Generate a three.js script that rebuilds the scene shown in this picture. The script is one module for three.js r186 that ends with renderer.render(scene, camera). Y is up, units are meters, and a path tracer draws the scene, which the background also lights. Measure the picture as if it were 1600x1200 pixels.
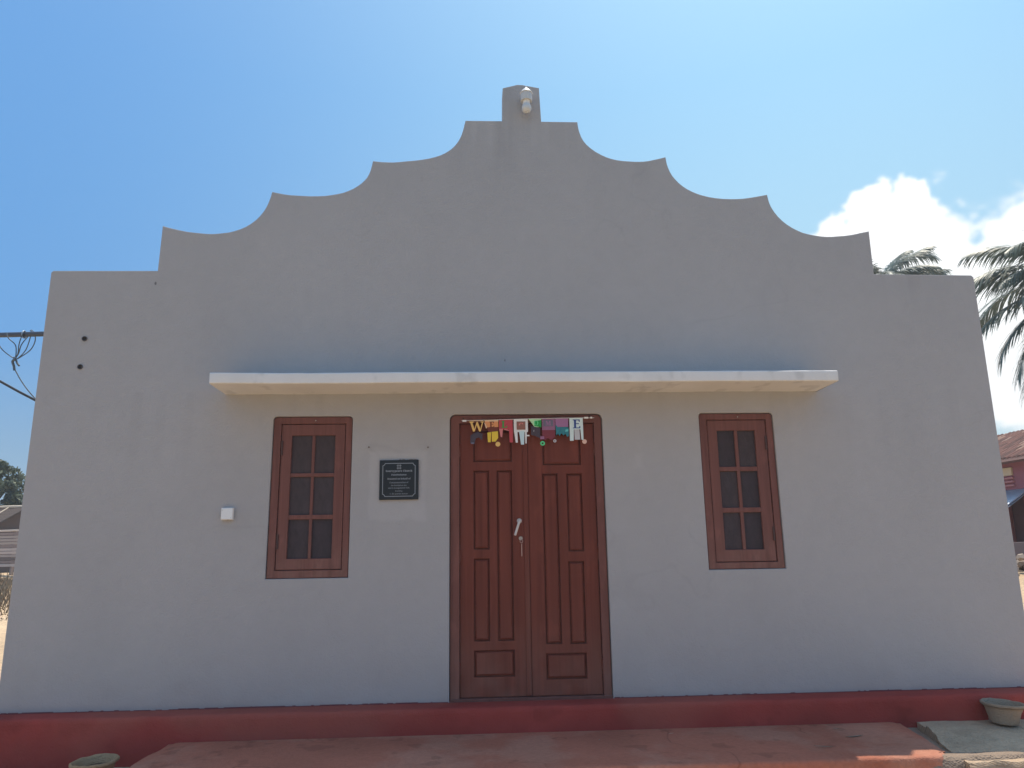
import * as THREE from 'three';
import { mergeGeometries, mergeVertices } from 'three/addons/utils/BufferGeometryUtils.js';
import { RoundedBoxGeometry } from 'three/addons/geometries/RoundedBoxGeometry.js';
import { TextGeometry } from 'three/addons/geometries/TextGeometry.js';
import { FontLoader } from 'three/addons/loaders/FontLoader.js';

// ---------------------------------------------------------------- camera, sky, sun, exposure
const scene = new THREE.Scene();
const R = THREE.MathUtils.degToRad;
const camera = new THREE.PerspectiveCamera(53.9, 4 / 3, 0.05, 3000);
camera.position.set(-0.479, 1.191, 6.499);
camera.rotation.order = 'YXZ';
camera.rotation.set(R(12.39), R(-3.2), R(-0.895));
scene.add(camera);

const renderer = new THREE.WebGLRenderer({ antialias: true });
renderer.toneMapping = THREE.LinearToneMapping;
renderer.toneMappingExposure = 1.0;
renderer.shadowMap.enabled = true;
renderer.shadowMap.type = THREE.PCFSoftShadowMap;

const SUN = new THREE.Vector3(0.72, 3.865, -1.0).normalize();
const sun = new THREE.DirectionalLight(new THREE.Color().setRGB(1, 0.9, 0.76), 5.0);
sun.position.copy(SUN).multiplyScalar(60);
sun.castShadow = true;
sun.shadow.mapSize.set(4096, 4096);
Object.assign(sun.shadow.camera, { left: -22, right: 22, top: 22, bottom: -22, near: 1, far: 140 });
sun.shadow.bias = -0.0004;
scene.add(sun, sun.target);

// ---------------------------------------------------------------- noise
function rng(seed) {
  let a = seed >>> 0;
  return () => { a = (a + 0x6D2B79F5) | 0; let t = Math.imul(a ^ (a >>> 15), 1 | a); t = (t + Math.imul(t ^ (t >>> 7), 61 | t)) ^ t; return ((t ^ (t >>> 14)) >>> 0) / 4294967296; };
}
const hash = (x, y, s) => { let h = Math.imul(x, 374761393) + Math.imul(y, 668265263) + Math.imul(s, 974711); h = Math.imul(h ^ (h >>> 13), 1274126177); return ((h ^ (h >>> 16)) >>> 0) / 4294967296; };
const sstep = (a, b, x) => { const t = Math.min(1, Math.max(0, (x - a) / (b - a))); return t * t * (3 - 2 * t); };
const mix = (a, b, t) => a + (b - a) * t;
function vnoise(x, y, s = 0, per = 0) {
  let xi = Math.floor(x), yi = Math.floor(y); const xf = x - xi, yf = y - yi;
  const u = xf * xf * (3 - 2 * xf), v = yf * yf * (3 - 2 * yf);
  let x1 = xi + 1, y1 = yi + 1;
  if (per) { xi = ((xi % per) + per) % per; yi = ((yi % per) + per) % per; x1 = ((x1 % per) + per) % per; y1 = ((y1 % per) + per) % per; }
  return mix(mix(hash(xi, yi, s), hash(x1, yi, s), u), mix(hash(xi, y1, s), hash(x1, y1, s), u), v);
}
function fbm(x, y, s = 0, oct = 4, per = 0) {
  let a = 0, w = 0.5, n = 0;
  for (let i = 0; i < oct; i++) { a += w * vnoise(x, y, s + i * 17, per); n += w; x *= 2; y *= 2; per *= 2; w *= 0.5; }
  return a / n;
}
const toS = (l) => { l = Math.min(1, Math.max(0, l)); return l <= 0.0031308 ? l * 12.92 : 1.055 * Math.pow(l, 1 / 2.4) - 0.055; };
// colour texture from linear values
function colorTex(w, h, fn, rx = 1, ry = rx) {
  const d = new Uint8Array(w * h * 4);
  for (let j = 0; j < h; j++) for (let i = 0; i < w; i++) {
    const c = fn((i + 0.5) / w, (j + 0.5) / h), k = (j * w + i) * 4;
    d[k] = toS(c[0]) * 255 + 0.5; d[k + 1] = toS(c[1]) * 255 + 0.5; d[k + 2] = toS(c[2]) * 255 + 0.5; d[k + 3] = 255;
  }
  const t = new THREE.DataTexture(d, w, h); t.colorSpace = THREE.SRGBColorSpace;
  t.wrapS = t.wrapT = THREE.RepeatWrapping; t.magFilter = THREE.LinearFilter; t.minFilter = THREE.LinearMipmapLinearFilter; t.generateMipmaps = true;
  t.repeat.set(rx, ry); t.needsUpdate = true; return t;
}
function greyTex(w, h, fn, rx = 1, ry = rx) {
  const d = new Uint8Array(w * h * 4);
  for (let j = 0; j < h; j++) for (let i = 0; i < w; i++) {
    const c = Math.min(255, Math.max(0, fn((i + 0.5) / w, (j + 0.5) / h) * 255 + 0.5)), k = (j * w + i) * 4;
    d[k] = d[k + 1] = d[k + 2] = c; d[k + 3] = 255;
  }
  const t = new THREE.DataTexture(d, w, h);
  t.wrapS = t.wrapT = THREE.RepeatWrapping; t.magFilter = THREE.LinearFilter; t.minFilter = THREE.LinearMipmapLinearFilter; t.generateMipmaps = true;
  t.repeat.set(rx, ry); t.needsUpdate = true; return t;
}

// ---------------------------------------------------------------- sky (air and clouds only)
{
  const W = 2048, H = 1024, d = new Float32Array(W * H * 4);
  const lut = (tab, e) => { for (let i = 1; i < tab.length; i++) if (e <= tab[i][0]) { const a = tab[i - 1], b = tab[i], t = (e - a[0]) / (b[0] - a[0]); return [1, 2, 3].map((k) => mix(a[k], b[k], t)); } return tab[tab.length - 1].slice(1); };
  const away = [[-90, .2, .19, .17], [-2, .24, .32, .38], [0, .27, .435, .585], [5, .235, .42, .62], [14, .125, .36, .745], [33, .12, .355, .76], [60, .16, .37, .74], [90, .2, .41, .76]];
  const near = [[-90, .2, .19, .17], [-2, .5, .55, .56], [0, .64, .80, .85], [6, .60, .80, .87], [15, .47, .74, .92], [33, .335, .665, .97], [60, .38, .69, .98], [90, .3, .6, .95]];
  const blobs = [[32.0, 21.0, 3.6, 2.9], [28.6, 20.6, 3.6, 2.2], [30.6, 22.9, 1.9, 1.3], [33.0, 19.5, 3.4, 3.6], [33.2, 23.2, 1.1, 1.2], [40.0, 16.6, 5.4, 4.4], [30.0, 20.2, 4.6, 2.2], [41, 10, 8, 4], [43.0, 19.2, 4.5, 2.0], [36.5, 14.2, 7, 4.2], [33, 11.5, 9, 4.4], [48, 14, 9, 5]];
  const wisps = [[36.6, 20.3, 3.2, 1.8], [35.3, 22.4, 1.3, .5], [35.0, 23.9, .9, .8], [38, 18, 4, 2.2], [41, 20.8, 5, 1.3]];
  for (let j = 0; j < H; j++) {
    const el = ((j + .5) / H - .5) * 180, ce = Math.cos(R(el)), se = Math.sin(R(el));
    for (let i = 0; i < W; i++) {
      const phi = ((i + .5) / W - .5) * 2 * Math.PI, dx = Math.cos(phi) * ce, dz = Math.sin(phi) * ce;
      const az = Math.atan2(dx, -dz) * 180 / Math.PI;
      const ca = Math.cos(R(az - 30));
      const t = Math.pow(Math.max(0, (ca - .3) / .7), 2.6) * (1 - sstep(60, 90, el)) + .55 * sstep(60, 90, el);
      const a = lut(away, el), b = lut(near, el);
      let c = [0, 1, 2].map((k) => mix(a[k], b[k], t));
      const cs = dx * SUN.x + se * SUN.y + dz * SUN.z, ang = Math.acos(Math.min(1, Math.max(-1, cs))) * 180 / Math.PI;
      const glow = 2.0 * Math.exp(-ang / 9) + .6 * Math.exp(-ang / 18);
      c = [c[0] + glow, c[1] + glow * .96, c[2] + glow * .85];
      if (el > -2 && el < 35 && az > 5 && az < 75) {
        const wx = az + 2.2 * (fbm(az * .45, el * .6, 5, 4) - .5) + .9 * (fbm(az * 1.6, el * 1.8, 6, 3) - .5), wy = el + 1.9 * (fbm(az * .45, el * .6, 9, 4) - .5) + .9 * (fbm(az * 1.6, el * 1.8, 10, 3) - .5);
        let f = -2; for (const [bx, by, ra, rb] of blobs) { const q = Math.hypot((wx - bx) / ra, (wy - by) / rb); f = Math.max(f, 1 - q); }
        let g = 0; for (const [bx, by, ra, rb] of wisps) { const q = Math.hypot((wx - bx) / ra, (wy - by) / rb); g = Math.max(g, 1 - q); }
        const n = fbm(az * .9, el * 1.3, 31, 5);
        const dense = sstep(.0, .17, f + .22 * (n - .5)) * sstep(2.5, 8, el + 3 * (n - .5));
        const thin = sstep(.0, .8, g) * sstep(.38, .66, n) * .75;
        const al = Math.max(dense, thin);
        const cl = [1.18, 1.2, 1.2];
        c = c.map((v, k) => mix(v, cl[k], al));
      }
      // broken fair-weather cloud round the rest of the horizon, like the bank in view
      if (el > 2 && el < 50) {
        const off = sstep(62, 95, Math.abs(az - 3)), px = dx / (se + .22) * 1.5, pz = dz / (se + .22) * 1.5;
        const n = fbm(px + 40, pz + 40, 77, 5), al = off * sstep(.56, .66, n) * sstep(2, 9, el) * sstep(50, 36, el);
        c = c.map((v, q) => mix(v, [1.02, 1.03, 1.03][q], al));
      }
      const k = (j * W + i) * 4; d[k] = c[0]; d[k + 1] = c[1]; d[k + 2] = c[2]; d[k + 3] = 1;
    }
  }
  const t = new THREE.DataTexture(d, W, H, THREE.RGBAFormat, THREE.FloatType);
  t.mapping = THREE.EquirectangularReflectionMapping; t.magFilter = t.minFilter = THREE.LinearFilter; t.needsUpdate = true;
  scene.background = t; scene.environment = t;
}

// ---------------------------------------------------------------- helpers
const used = {};
const numbered = (n) => { const k = used[n] = (used[n] ?? -1) + 1; return k ? `${n}_${String(k).padStart(3, '0')}` : n; };
function tag(o, label, category, group) { o.userData.label = label; o.userData.category = category; if (group) o.userData.group = group; return o; }
function thing(name, label, category, pos = [0, 0, 0], group) { const o = new THREE.Group(); o.name = numbered(name); o.position.set(...pos); scene.add(o); return tag(o, label, category, group); }
function part(name, geo, mat, parent, pos) { const m = new THREE.Mesh(geo, mat); m.name = name; m.castShadow = m.receiveShadow = true; if (pos) m.position.set(...pos); parent.add(m); return m; }
function struct(name, geo, mat) { const m = part(name, geo, mat, scene); m.userData.kind = 'structure'; return m; }
const sub = (name, parent, pos = [0, 0, 0]) => { const g = new THREE.Group(); g.name = name; g.position.set(...pos); parent.add(g); return g; };
const box = (w, h, d, x = 0, y = 0, z = 0, r = 0) => (r ? new RoundedBoxGeometry(w, h, d, 2, r) : new THREE.BoxGeometry(w, h, d)).translate(x, y, z);
const slab = (x0, x1, y0, y1, z0, z1, r = 0) => box(x1 - x0, y1 - y0, z1 - z0, (x0 + x1) / 2, (y0 + y1) / 2, (z0 + z1) / 2, r);
const merge = (gs) => mergeGeometries(gs.map((g) => { const q = g.index ? g.toNonIndexed() : g; for (const k of Object.keys(q.attributes)) if (!['position', 'normal', 'uv'].includes(k)) q.deleteAttribute(k); return q; }));
const lin = (r, g, b) => new THREE.Color().setRGB(r, g, b);
const M = (r, g, b, rough = .85, more = {}) => new THREE.MeshPhysicalMaterial({ color: lin(r, g, b), roughness: rough, ...more });
const V3 = (x, y, z) => new THREE.Vector3(x, y, z);
const tube = (pts, r, seg = 24, rad = 6) => new THREE.TubeGeometry(new THREE.CatmullRomCurve3(pts.map((p) => V3(...p))), seg, r, rad);
function rrect(x0, x1, y0, y1, r, path = new THREE.Shape(), lower = 0) {   // rectangle with rounded upper corners
  path.moveTo(x0 + lower, y0); path.lineTo(x1 - lower, y0); if (lower) path.quadraticCurveTo(x1, y0, x1, y0 + lower);
  path.lineTo(x1, y1 - r); path.absarc(x1 - r, y1 - r, r, 0, Math.PI / 2, false);
  path.lineTo(x0 + r, y1); path.absarc(x0 + r, y1 - r, r, Math.PI / 2, Math.PI, false);
  path.lineTo(x0, y0 + lower); if (lower) path.quadraticCurveTo(x0, y0, x0 + lower, y0);
  return path;
}
const rect = (x0, x1, y0, y1, p = new THREE.Path()) => { p.moveTo(x0, y0); p.lineTo(x1, y0); p.lineTo(x1, y1); p.lineTo(x0, y1); p.closePath(); return p; };
function extrude(shape, zFront, depth, bevel = .003, curve = 6) {
  const g = new THREE.ExtrudeGeometry(shape, { depth: depth - 2 * bevel, bevelEnabled: bevel > 0, bevelSize: bevel, bevelThickness: bevel, bevelOffset: -bevel, bevelSegments: 2, curveSegments: curve });
  return g.translate(0, 0, zFront - depth + bevel);
}
// section (z, y) swept along x with uneven edges
function sweepX(prof, x0, x1, n, wob) {
  const pos = [], uv = [], idx = [], m = prof.length;
  for (let i = 0; i <= n; i++) for (let k = 0; k < m; k++) {
    const x = mix(x0, x1, i / n), [z, y] = prof[k], o = wob ? wob(x, z, y, k) : [0, 0, 0];
    pos.push(x + o[2], y + o[1], z + o[0]); uv.push(x, z - y);
  }
  for (let i = 0; i < n; i++) for (let k = 0; k < m - 1; k++) { const a = i * m + k, b = a + m; idx.push(a, a + 1, b, b, a + 1, b + 1); }
  const capv = (i, flip) => { const s = pos.length / 3; for (let k = 0; k < m; k++) { pos.push(pos[(i * m + k) * 3], pos[(i * m + k) * 3 + 1], pos[(i * m + k) * 3 + 2]); uv.push(prof[k][0], prof[k][1]); } const c = pos.length / 3; pos.push(pos[i * m * 3], prof[m - 1][1], prof[0][0]); uv.push(0, 0); for (let k = 0; k < m - 1; k++) flip ? idx.push(s + k, c, s + k + 1) : idx.push(s + k, s + k + 1, c); };
  capv(0, true); capv(n, false);
  const g = new THREE.BufferGeometry(); g.setAttribute('position', new THREE.Float32BufferAttribute(pos, 3)); g.setAttribute('uv', new THREE.Float32BufferAttribute(uv, 2)); g.setIndex(idx); g.computeVertexNormals(); return g;
}

// ---------------------------------------------------------------- terrain
const groundY = (x, z) => {
  const r = Math.hypot(x, z - 3);
  let y = -.36 + mix(sstep(15, 31, r), 1.15 * sstep(7, 21, r), sstep(4, 9, x)) * sstep(3, -7, z) + .22 * Math.exp(-(((x - 10.3) / 1.5) ** 2) - ((z + 8.6) / 2.6) ** 2) + .085 * Math.exp(-(((x - 4.2) / 1.5) ** 2) - ((z - 1.75) / .55) ** 2);
  const near = sstep(2, 7, r);
  y += .05 * (fbm(x * .5, z * .5, 71, 3) - .5) * near + .022 * (fbm(x * 3.1, z * 3.1, 72, 3) - .5) + .5 * (fbm(x * .05, z * .05, 73, 3) - .5) * sstep(30, 90, r);
  return y;
};
{
  const ax = []; const lay = (a, b, s) => { for (let v = a; v < b - 1e-6; v += s) ax.push(v); };
  const tail = [14, 16, 18, 20, 22, 24, 27, 30, 34, 40, 50, 65, 90, 130, 200, 320, 520, 900];
  const axis = () => [...tail.slice().reverse().map((v) => -v), ...Array.from({ length: 261 }, (_, i) => -13 + i * .1), ...tail];
  const xs = axis(), zs = axis(), pos = [], uv = [], col = [], idx = [];
  for (const z of zs) for (const x of xs) {
    pos.push(x, groundY(x, z), z); uv.push(x, z);
    const n = fbm(x * .23, z * .23, 81, 4), q = .82 + .36 * n, gr = sstep(11, 17, z + 5 * (n - .5)) * .9; col.push(mix(q, .2 * q, gr), mix(q * (.97 + .05 * n), .36 * q, gr), mix(q * (.93 + .1 * n), .26 * q, gr));
  }
  const nx = xs.length;
  for (let j = 0; j < zs.length - 1; j++) for (let i = 0; i < nx - 1; i++) { const a = j * nx + i; idx.push(a, a + nx, a + 1, a + 1, a + nx, a + nx + 1); }
  const g = new THREE.BufferGeometry(); g.setAttribute('position', new THREE.Float32BufferAttribute(pos, 3)); g.setAttribute('uv', new THREE.Float32BufferAttribute(uv, 2)); g.setAttribute('color', new THREE.Float32BufferAttribute(col, 3)); g.setIndex(idx); g.computeVertexNormals();
  const map = colorTex(1024, 1024, (u, v) => {
    const a = fbm(u * 6, v * 6, 1, 5, 6), b = vnoise(u * 256, v * 256, 3, 256), c = fbm(u * 40, v * 40, 4, 3, 40);
    let k = .74 + .34 * a + .2 * (b - .5) + .22 * (c - .5); const peb = sstep(.74, .8, vnoise(u * 150, v * 150, 9, 150));
    k *= 1 - .25 * peb; return [.59 * k, .425 * k * (1 + .05 * peb), .265 * k * (1 + .2 * peb)];
  }, .25);
  const bump = greyTex(512, 512, (u, v) => .55 * fbm(u * 20, v * 20, 11, 5, 20) + .45 * vnoise(u * 128, v * 128, 12, 128), .5);
  struct('ground', g, new THREE.MeshStandardMaterial({ map, bumpMap: bump, bumpScale: .02, roughness: .95, vertexColors: true }));
}

// ---------------------------------------------------------------- materials
const grain = greyTex(512, 512, (u, v) => .5 * fbm(u * 8, v * 8, 21, 4, 8) + .3 * fbm(u * 48, v * 48, 22, 3, 48) + .2 * vnoise(u * 170, v * 170, 23, 170), .8);
const FX0 = -4.4, FX1 = 4.5, FY0 = -.6, FY1 = 5.7;
const wallMap = colorTex(2048, 1448, (u, v) => {
  const x = mix(FX0, FX1, u), y = mix(FY0, FY1, v);
  let k = 1 + .10 * (fbm(x * .55, y * .55, 41, 4) - .5) + .06 * (fbm(x * 2.6, y * 1.3, 42, 4) - .5) + .05 * (fbm(x * 14, y * 14, 43, 3) - .5);
  let r = .392 * k, g = .373 * k, b = .366 * k;
  // pale repair plaster round the plaque and a few filled spots
  const patch = (cx, cy, w, h, s) => 1 - sstep(-.02, .02, Math.max(Math.abs(x - cx) - w, Math.abs(y - cy) - h) + .05 * (fbm(x * 9, y * 9, s, 3) - .5));
  const p = .032 * patch(-1.1, 1.74, .24, .29, 51) + .025 * patch(.98, 1.93, .03, .06, 52) + .022 * sstep(.5, .8, vnoise(x * 16, 2.2, 53)) * sstep(4.75, 5.1, y) * patch(.02, 5.0, .6, .4, 54);
  r += p; g += p; b += p;
  // rain streaks from the parapet, splash dirt at the foot
  const st = sstep(.6, .82, vnoise(x * 5.2, 3.3, 55)) * sstep(4.4, 5.0, y) * (.6 + .4 * vnoise(x * 40, y * 1.5, 56));
  const st2 = sstep(.70, .9, vnoise(x * 7.7, 8.1, 57)) * sstep(3.25, 3.65, y) * (Math.abs(x) > 3.25 ? 1 : 0);
  const q = 1 - .09 * st - .09 * st2 - .05 * sstep(.55, .8, vnoise(x * 9, 5.5, 58)) * sstep(1.6, 2.55, y) * (y < 2.56 ? 1 : 0) * (.4 + .6 * vnoise(x * 30, y * 2, 59)) - .12 * sstep(.012, .0, Math.abs(fbm(x * 1.1 + .3 * fbm(x * 7, y * 7, 70, 3), y * 1.1, 71, 3) - .5)) * sstep(.6, .75, vnoise(x * .9, y * .9, 72)) * .35; r *= q; g *= q; b *= q * 1.0;
  const splash = sstep(.5, 0, y) * sstep(.35, .75, fbm(x * 2.2, y * 3, 58, 4)) * .16 + sstep(.09, 0, y + .05 * fbm(x * 6, 1, 59, 2)) * .16;
  r = mix(r, .30, splash); g = mix(g, .235, splash); b = mix(b, .2, splash);
  const dot = sstep(.012, .006, Math.hypot(x + 3.264, (y - 3.545) * .6)) + sstep(.008, .004, Math.hypot((x + .175) * 1.5, (y - 2.837) * .5));
  r *= 1 - .6 * Math.min(1, dot); g *= 1 - .6 * Math.min(1, dot); b *= 1 - .6 * Math.min(1, dot);
  const line = .004 + .012 * (fbm(x * 3.1, 0, 60, 4) - .35) + .004 * (vnoise(x * 40, 0, 61) - .5);
  if (y < line) { r = .17; g = .05; b = .055; }
  return [r, g, b];
}, 1 / (FX1 - FX0), 1 / (FY1 - FY0));
wallMap.offset.set(-FX0 / (FX1 - FX0), -FY0 / (FY1 - FY0));
wallMap.wrapS = wallMap.wrapT = THREE.ClampToEdgeWrapping;
const wallM = new THREE.MeshStandardMaterial({ map: wallMap, roughness: .9, bumpMap: grain, bumpScale: .006 });
const sideM = M(.5, .48, .47, .92, { bumpMap: grain, bumpScale: .006 });
const canopyMap = colorTex(1024, 128, (u, v) => { const k = .70 + .1 * (fbm(u * 20, v * 3, 62, 4) - .5) - .1 * sstep(.62, .8, fbm(u * 46, v * 6, 63, 3)); return [k, k * .97, k * .93]; }, .19, 1);
const canopyM = new THREE.MeshStandardMaterial({ map: canopyMap, roughness: .85, bumpMap: grain, bumpScale: .004 });
const redMap = colorTex(1024, 256, (u, v) => {
  const a = fbm(u * 12, v * 3, 64, 5, 12), b = fbm(u * 64, v * 16, 65, 3, 64), d = sstep(.48, .75, fbm(u * 9, v * 2.3, 66, 4, 9)) * .5;
  const k = (.8 + .4 * a + .2 * (b - .5)) * (1 - .15 * sstep(.62, .75, fbm(u * 30, v * 8, 173, 4, 0))); return [mix(.34 * k, .36, d), mix(.058 * k, .115, d), mix(.045 * k, .08, d)];
}, .115, .5);
const plinthM = new THREE.MeshPhysicalMaterial({ map: redMap, specularIntensity: .25, roughness: .8, bumpMap: grain, bumpScale: .008 });
const pathMap = colorTex(1024, 512, (u, v) => {
  const a = fbm(u * 10, v * 5, 67, 5, 10), b = vnoise(u * 300, v * 150, 68, 300), d = sstep(.45, .72, fbm(u * 16, v * 8, 69, 5, 16));
  const k = (.8 + .4 * a + .14 * (b - .5)) * (1 - .3 * sstep(.008, 0, Math.abs(fbm(u * 7, v * 3.5, 175, 4) - .5)) * sstep(.5, .6, vnoise(u * 9, v * 5, 176))) * (1 - .2 * sstep(.68, .78, fbm(u * 38, v * 19, 177, 3))); return [mix(.42 * k, .45 * k, d), mix(.15 * k, .20 * k, d), mix(.092 * k, .13 * k, d)];
}, .18, .36);
const pathM = new THREE.MeshPhysicalMaterial({ map: pathMap, specularIntensity: .25, roughness: .88, bumpMap: grain, bumpScale: .01 });
const concMap = colorTex(512, 512, (u, v) => {
  const a = fbm(u * 5, v * 5, 74, 5, 5), b = vnoise(u * 200, v * 200, 75, 200), c = sstep(.55, .75, fbm(u * 11, v * 11, 76, 4, 11));
  const k = .75 + .45 * a + .16 * (b - .5) - .14 * c; return [.50 * k, .37 * k, .25 * k];
}, .6);
const concBump = greyTex(512, 512, (u, v) => .6 * fbm(u * 10, v * 10, 77, 5, 10) + .4 * vnoise(u * 100, v * 100, 78, 100), .9);
const concM = new THREE.MeshPhysicalMaterial({ map: concMap, specularIntensity: .25, roughness: .93, bumpMap: concBump, bumpScale: .02 });
const potM = M(.37, .28, .20, .92, { specularIntensity: .1, bumpMap: concBump, bumpScale: .01 });
const soilM = M(.15, .10, .065, 1, { specularIntensity: .1, bumpMap: concBump, bumpScale: .02 });
const woodTex = (r, g, b, s) => colorTex(512, 1024, (u, v) => { const k = .78 + .46 * (fbm(u * 30, v * 2, s, 4, 0)) + .25 * sstep(.60, .75, fbm(u * 14, v * 9, s + 5, 4)) * fbm(u * 60, v * 30, s + 6, 2) - .1 * sstep(.62, .7, fbm(u * 80, v * 3, s + 1, 2)) + .1 * (fbm(u * 3, v * 6, s + 2, 4) - .5); const dust = .34 * sstep(.35, 0, v) * fbm(u * 8, v * 14, s + 3, 3); return [mix(r * k, .3, dust), mix(g * k, .2, dust), mix(b * k, .16, dust)]; }, 1 / 1.5, 1 / 2.4);
const dMap = woodTex(.16, .043, .028, 91); dMap.offset.set(.5, 0);
const doorM = new THREE.MeshPhysicalMaterial({ map: dMap, roughness: .5, bumpMap: grain, bumpScale: .002, specularIntensity: .25 });
const dfMap = woodTex(.17, .068, .054, 95); dfMap.offset.set(.5, 0);
const frameM = new THREE.MeshPhysicalMaterial({ map: dfMap, roughness: .5, bumpMap: grain, bumpScale: .002, specularIntensity: .25 });
const wMap = woodTex(.175, .07, .056, 99);
const winM = new THREE.MeshPhysicalMaterial({ map: wMap, roughness: .5, bumpMap: grain, bumpScale: .002, specularIntensity: .35 });
const ripple = greyTex(256, 256, (u, v) => .5 + .5 * Math.sin(u * 2 * Math.PI * 16) * Math.sin(v * 2 * Math.PI * 16) * (.6 + .4 * vnoise(u * 16, v * 16, 101, 16)), 4);
const paneM = new THREE.MeshPhysicalMaterial({ color: lin(.055, .033, .038), transmission: .35, thickness: 0, roughness: .22, ior: 1.5, bumpMap: ripple, bumpScale: .0015 });
const paneTex = colorTex(256, 256, (u, v) => { const k = .55 + .8 * fbm(u * 5, v * 5, 171, 4, 5) + .35 * (vnoise(u * 90, v * 90, 172, 90) - .5); return [.075 * k, .045 * k, .05 * k]; }, 1.3);
const paneMs = [0, 1, 2].map((i) => { const m = paneM.clone(); m.map = paneTex.clone(); m.map.offset.set(.31 * i, .17 * i); m.color = lin(1 - .12 * i, 1 - .14 * i, 1 - .1 * i); m.roughness = .18 + .07 * i; return m; });
const steelM = M(.62, .6, .58, .3, { metalness: 1 });
const brassM = M(.45, .38, .33, .4, { metalness: .9 });
const darkSteelM = M(.075, .09, .12, .6, { metalness: .3 });
const cableM = M(.02, .024, .03, .6);
const wireR = .0052;
const greyCableM = M(.10, .13, .16, .6);
const whiteM = M(.78, .77, .75, .45);
const dullWhiteM = M(.74, .72, .68, .5);
const darkM = M(.02, .018, .018, .9);

// ---------------------------------------------------------------- the hall
const hall = thing('hall', 'grey plastered hall with a scalloped stepped gable and a brown double door', 'building');
const curve = (a) => new THREE.CatmullRomCurve3(a.map(([x, y]) => V3(x, y, 0)), false, 'centripetal').getPoints(22).map((p) => [p.x, p.y]);
const L1 = [[-3.248, 4.093], [-3.127, 4.061], [-2.984, 4.034], [-2.842, 4.023], [-2.72, 4.030], [-2.589, 4.058], [-2.478, 4.113], [-2.388, 4.200], [-2.329, 4.307], [-2.295, 4.441]];
const L2 = [[-2.295, 4.441], [-2.149, 4.411], [-1.974, 4.399], [-1.8, 4.406], [-1.644, 4.438], [-1.525, 4.495], [-1.443, 4.575], [-1.402, 4.665], [-1.382, 4.760]];
const L3 = [[-1.382, 4.760], [-1.251, 4.752], [-1.043, 4.764], [-.83, 4.802], [-.69, 4.866], [-.61, 4.945], [-.56, 5.04], [-.522, 5.193]];
const R3 = [[.552, 5.196], [.563, 5.11], [.601, 5.006], [.683, 4.911], [.803, 4.838], [.924, 4.800], [1.07, 4.787], [1.183, 4.793], [1.29, 4.814], [1.389, 4.840]];
const R2 = [[1.389, 4.840], [1.404, 4.740], [1.454, 4.625], [1.545, 4.530], [1.674, 4.462], [1.825, 4.424], [2.02, 4.411], [2.178, 4.424], [2.348, 4.459]];
const R1 = [[2.348, 4.459], [2.372, 4.342], [2.447, 4.220], [2.57, 4.118], [2.701, 4.062], [2.861, 4.035], [3.02, 4.039], [3.186, 4.068], [3.301, 4.095]];
const outline = [[-4.185, -.55], [4.247, -.55], [4.253, 1.6], [4.259, 3.635], [4.24, 3.657], [3.296, 3.664], ...curve(R1).reverse(), ...curve(R2).reverse().slice(1), ...curve(R3).reverse().slice(1), [.206, 5.197], [.193, 5.556], [.03, 5.584], [-.021, 5.586], [-.161, 5.55], [-.168, 5.196], ...curve(L3).reverse(), ...curve(L2).reverse().slice(1), ...curve(L1).reverse().slice(1), [-3.255, 3.664], [-4.155, 3.661], [-4.173, 3.645], [-4.180, 1.6]];
const facadeShape = new THREE.Shape(outline.map(([x, y]) => y > 3 ? new THREE.Vector2(x + .008 * (fbm(x * 5, y * 5, 161, 3) - .5), y + .010 * (fbm(x * 4, y * 4, 162, 3) - .5) + .004 * (vnoise(x * 23, y * 23, 163) - .5)) : new THREE.Vector2(x, y)));
const WL = { x0: -2.172, x1: -1.498, y0: .987, y1: 2.342 }, WR = { x0: 1.536, x1: 2.204, y0: 1.001, y1: 2.351 };
facadeShape.holes.push(rrect(-.662, .672, 0, 2.352, .05, new THREE.Path()));
for (const w of [WL, WR]) facadeShape.holes.push(rrect(w.x0, w.x1, w.y0, w.y1, .03, new THREE.Path()));
part('facade_wall', extrude(facadeShape, 0, .2, .007, 6), wallM, hall);
part('side_wall', slab(-4.02, -3.84, -.55, 3.3, -9, -.203), sideM, hall);
part('side_wall', slab(3.92, 4.1, -.55, 3.3, -9, -.203), sideM, hall);
{
  const s = new THREE.Shape([[-3.84, -.55], [3.92, -.55], [3.92, 3.3], [.04, 4.55], [-3.84, 3.3]].map((p) => new THREE.Vector2(...p)));
  part('rear_wall', extrude(s, -8.8, .18, 0), sideM, hall);
  part('interior_floor', slab(-3.838, 3.918, -.2, -.02, -8.79, -.205), M(.2, .18, .16, .8), hall);
  const g = [];
  for (const sd of [-1, 1]) { const w = Math.hypot(4.3, 1.36); for (let i = 0; i < 24; i++) { const q = new THREE.CylinderGeometry(.09, .09, w, 6, 1, true, 0, Math.PI).rotateZ(0).rotateX(Math.PI / 2); g.push(q.rotateY(Math.PI / 2).translate(0, 0, 0).applyMatrix4(new THREE.Matrix4().makeRotationZ(-sd * Math.atan2(1.36, 4.3))).translate(.04 + sd * 2.15, 3.9 + .02, -.4 - i * .36)); } g.push(box(w, .05, 8.9, 0, 0, 0).applyMatrix4(new THREE.Matrix4().makeRotationZ(-sd * Math.atan2(1.36, 4.3))).translate(.04 + sd * 2.15, 3.9, -4.66)); }
  part('roof', merge(g), M(.28, .12, .08, .9), hall);
}
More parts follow.
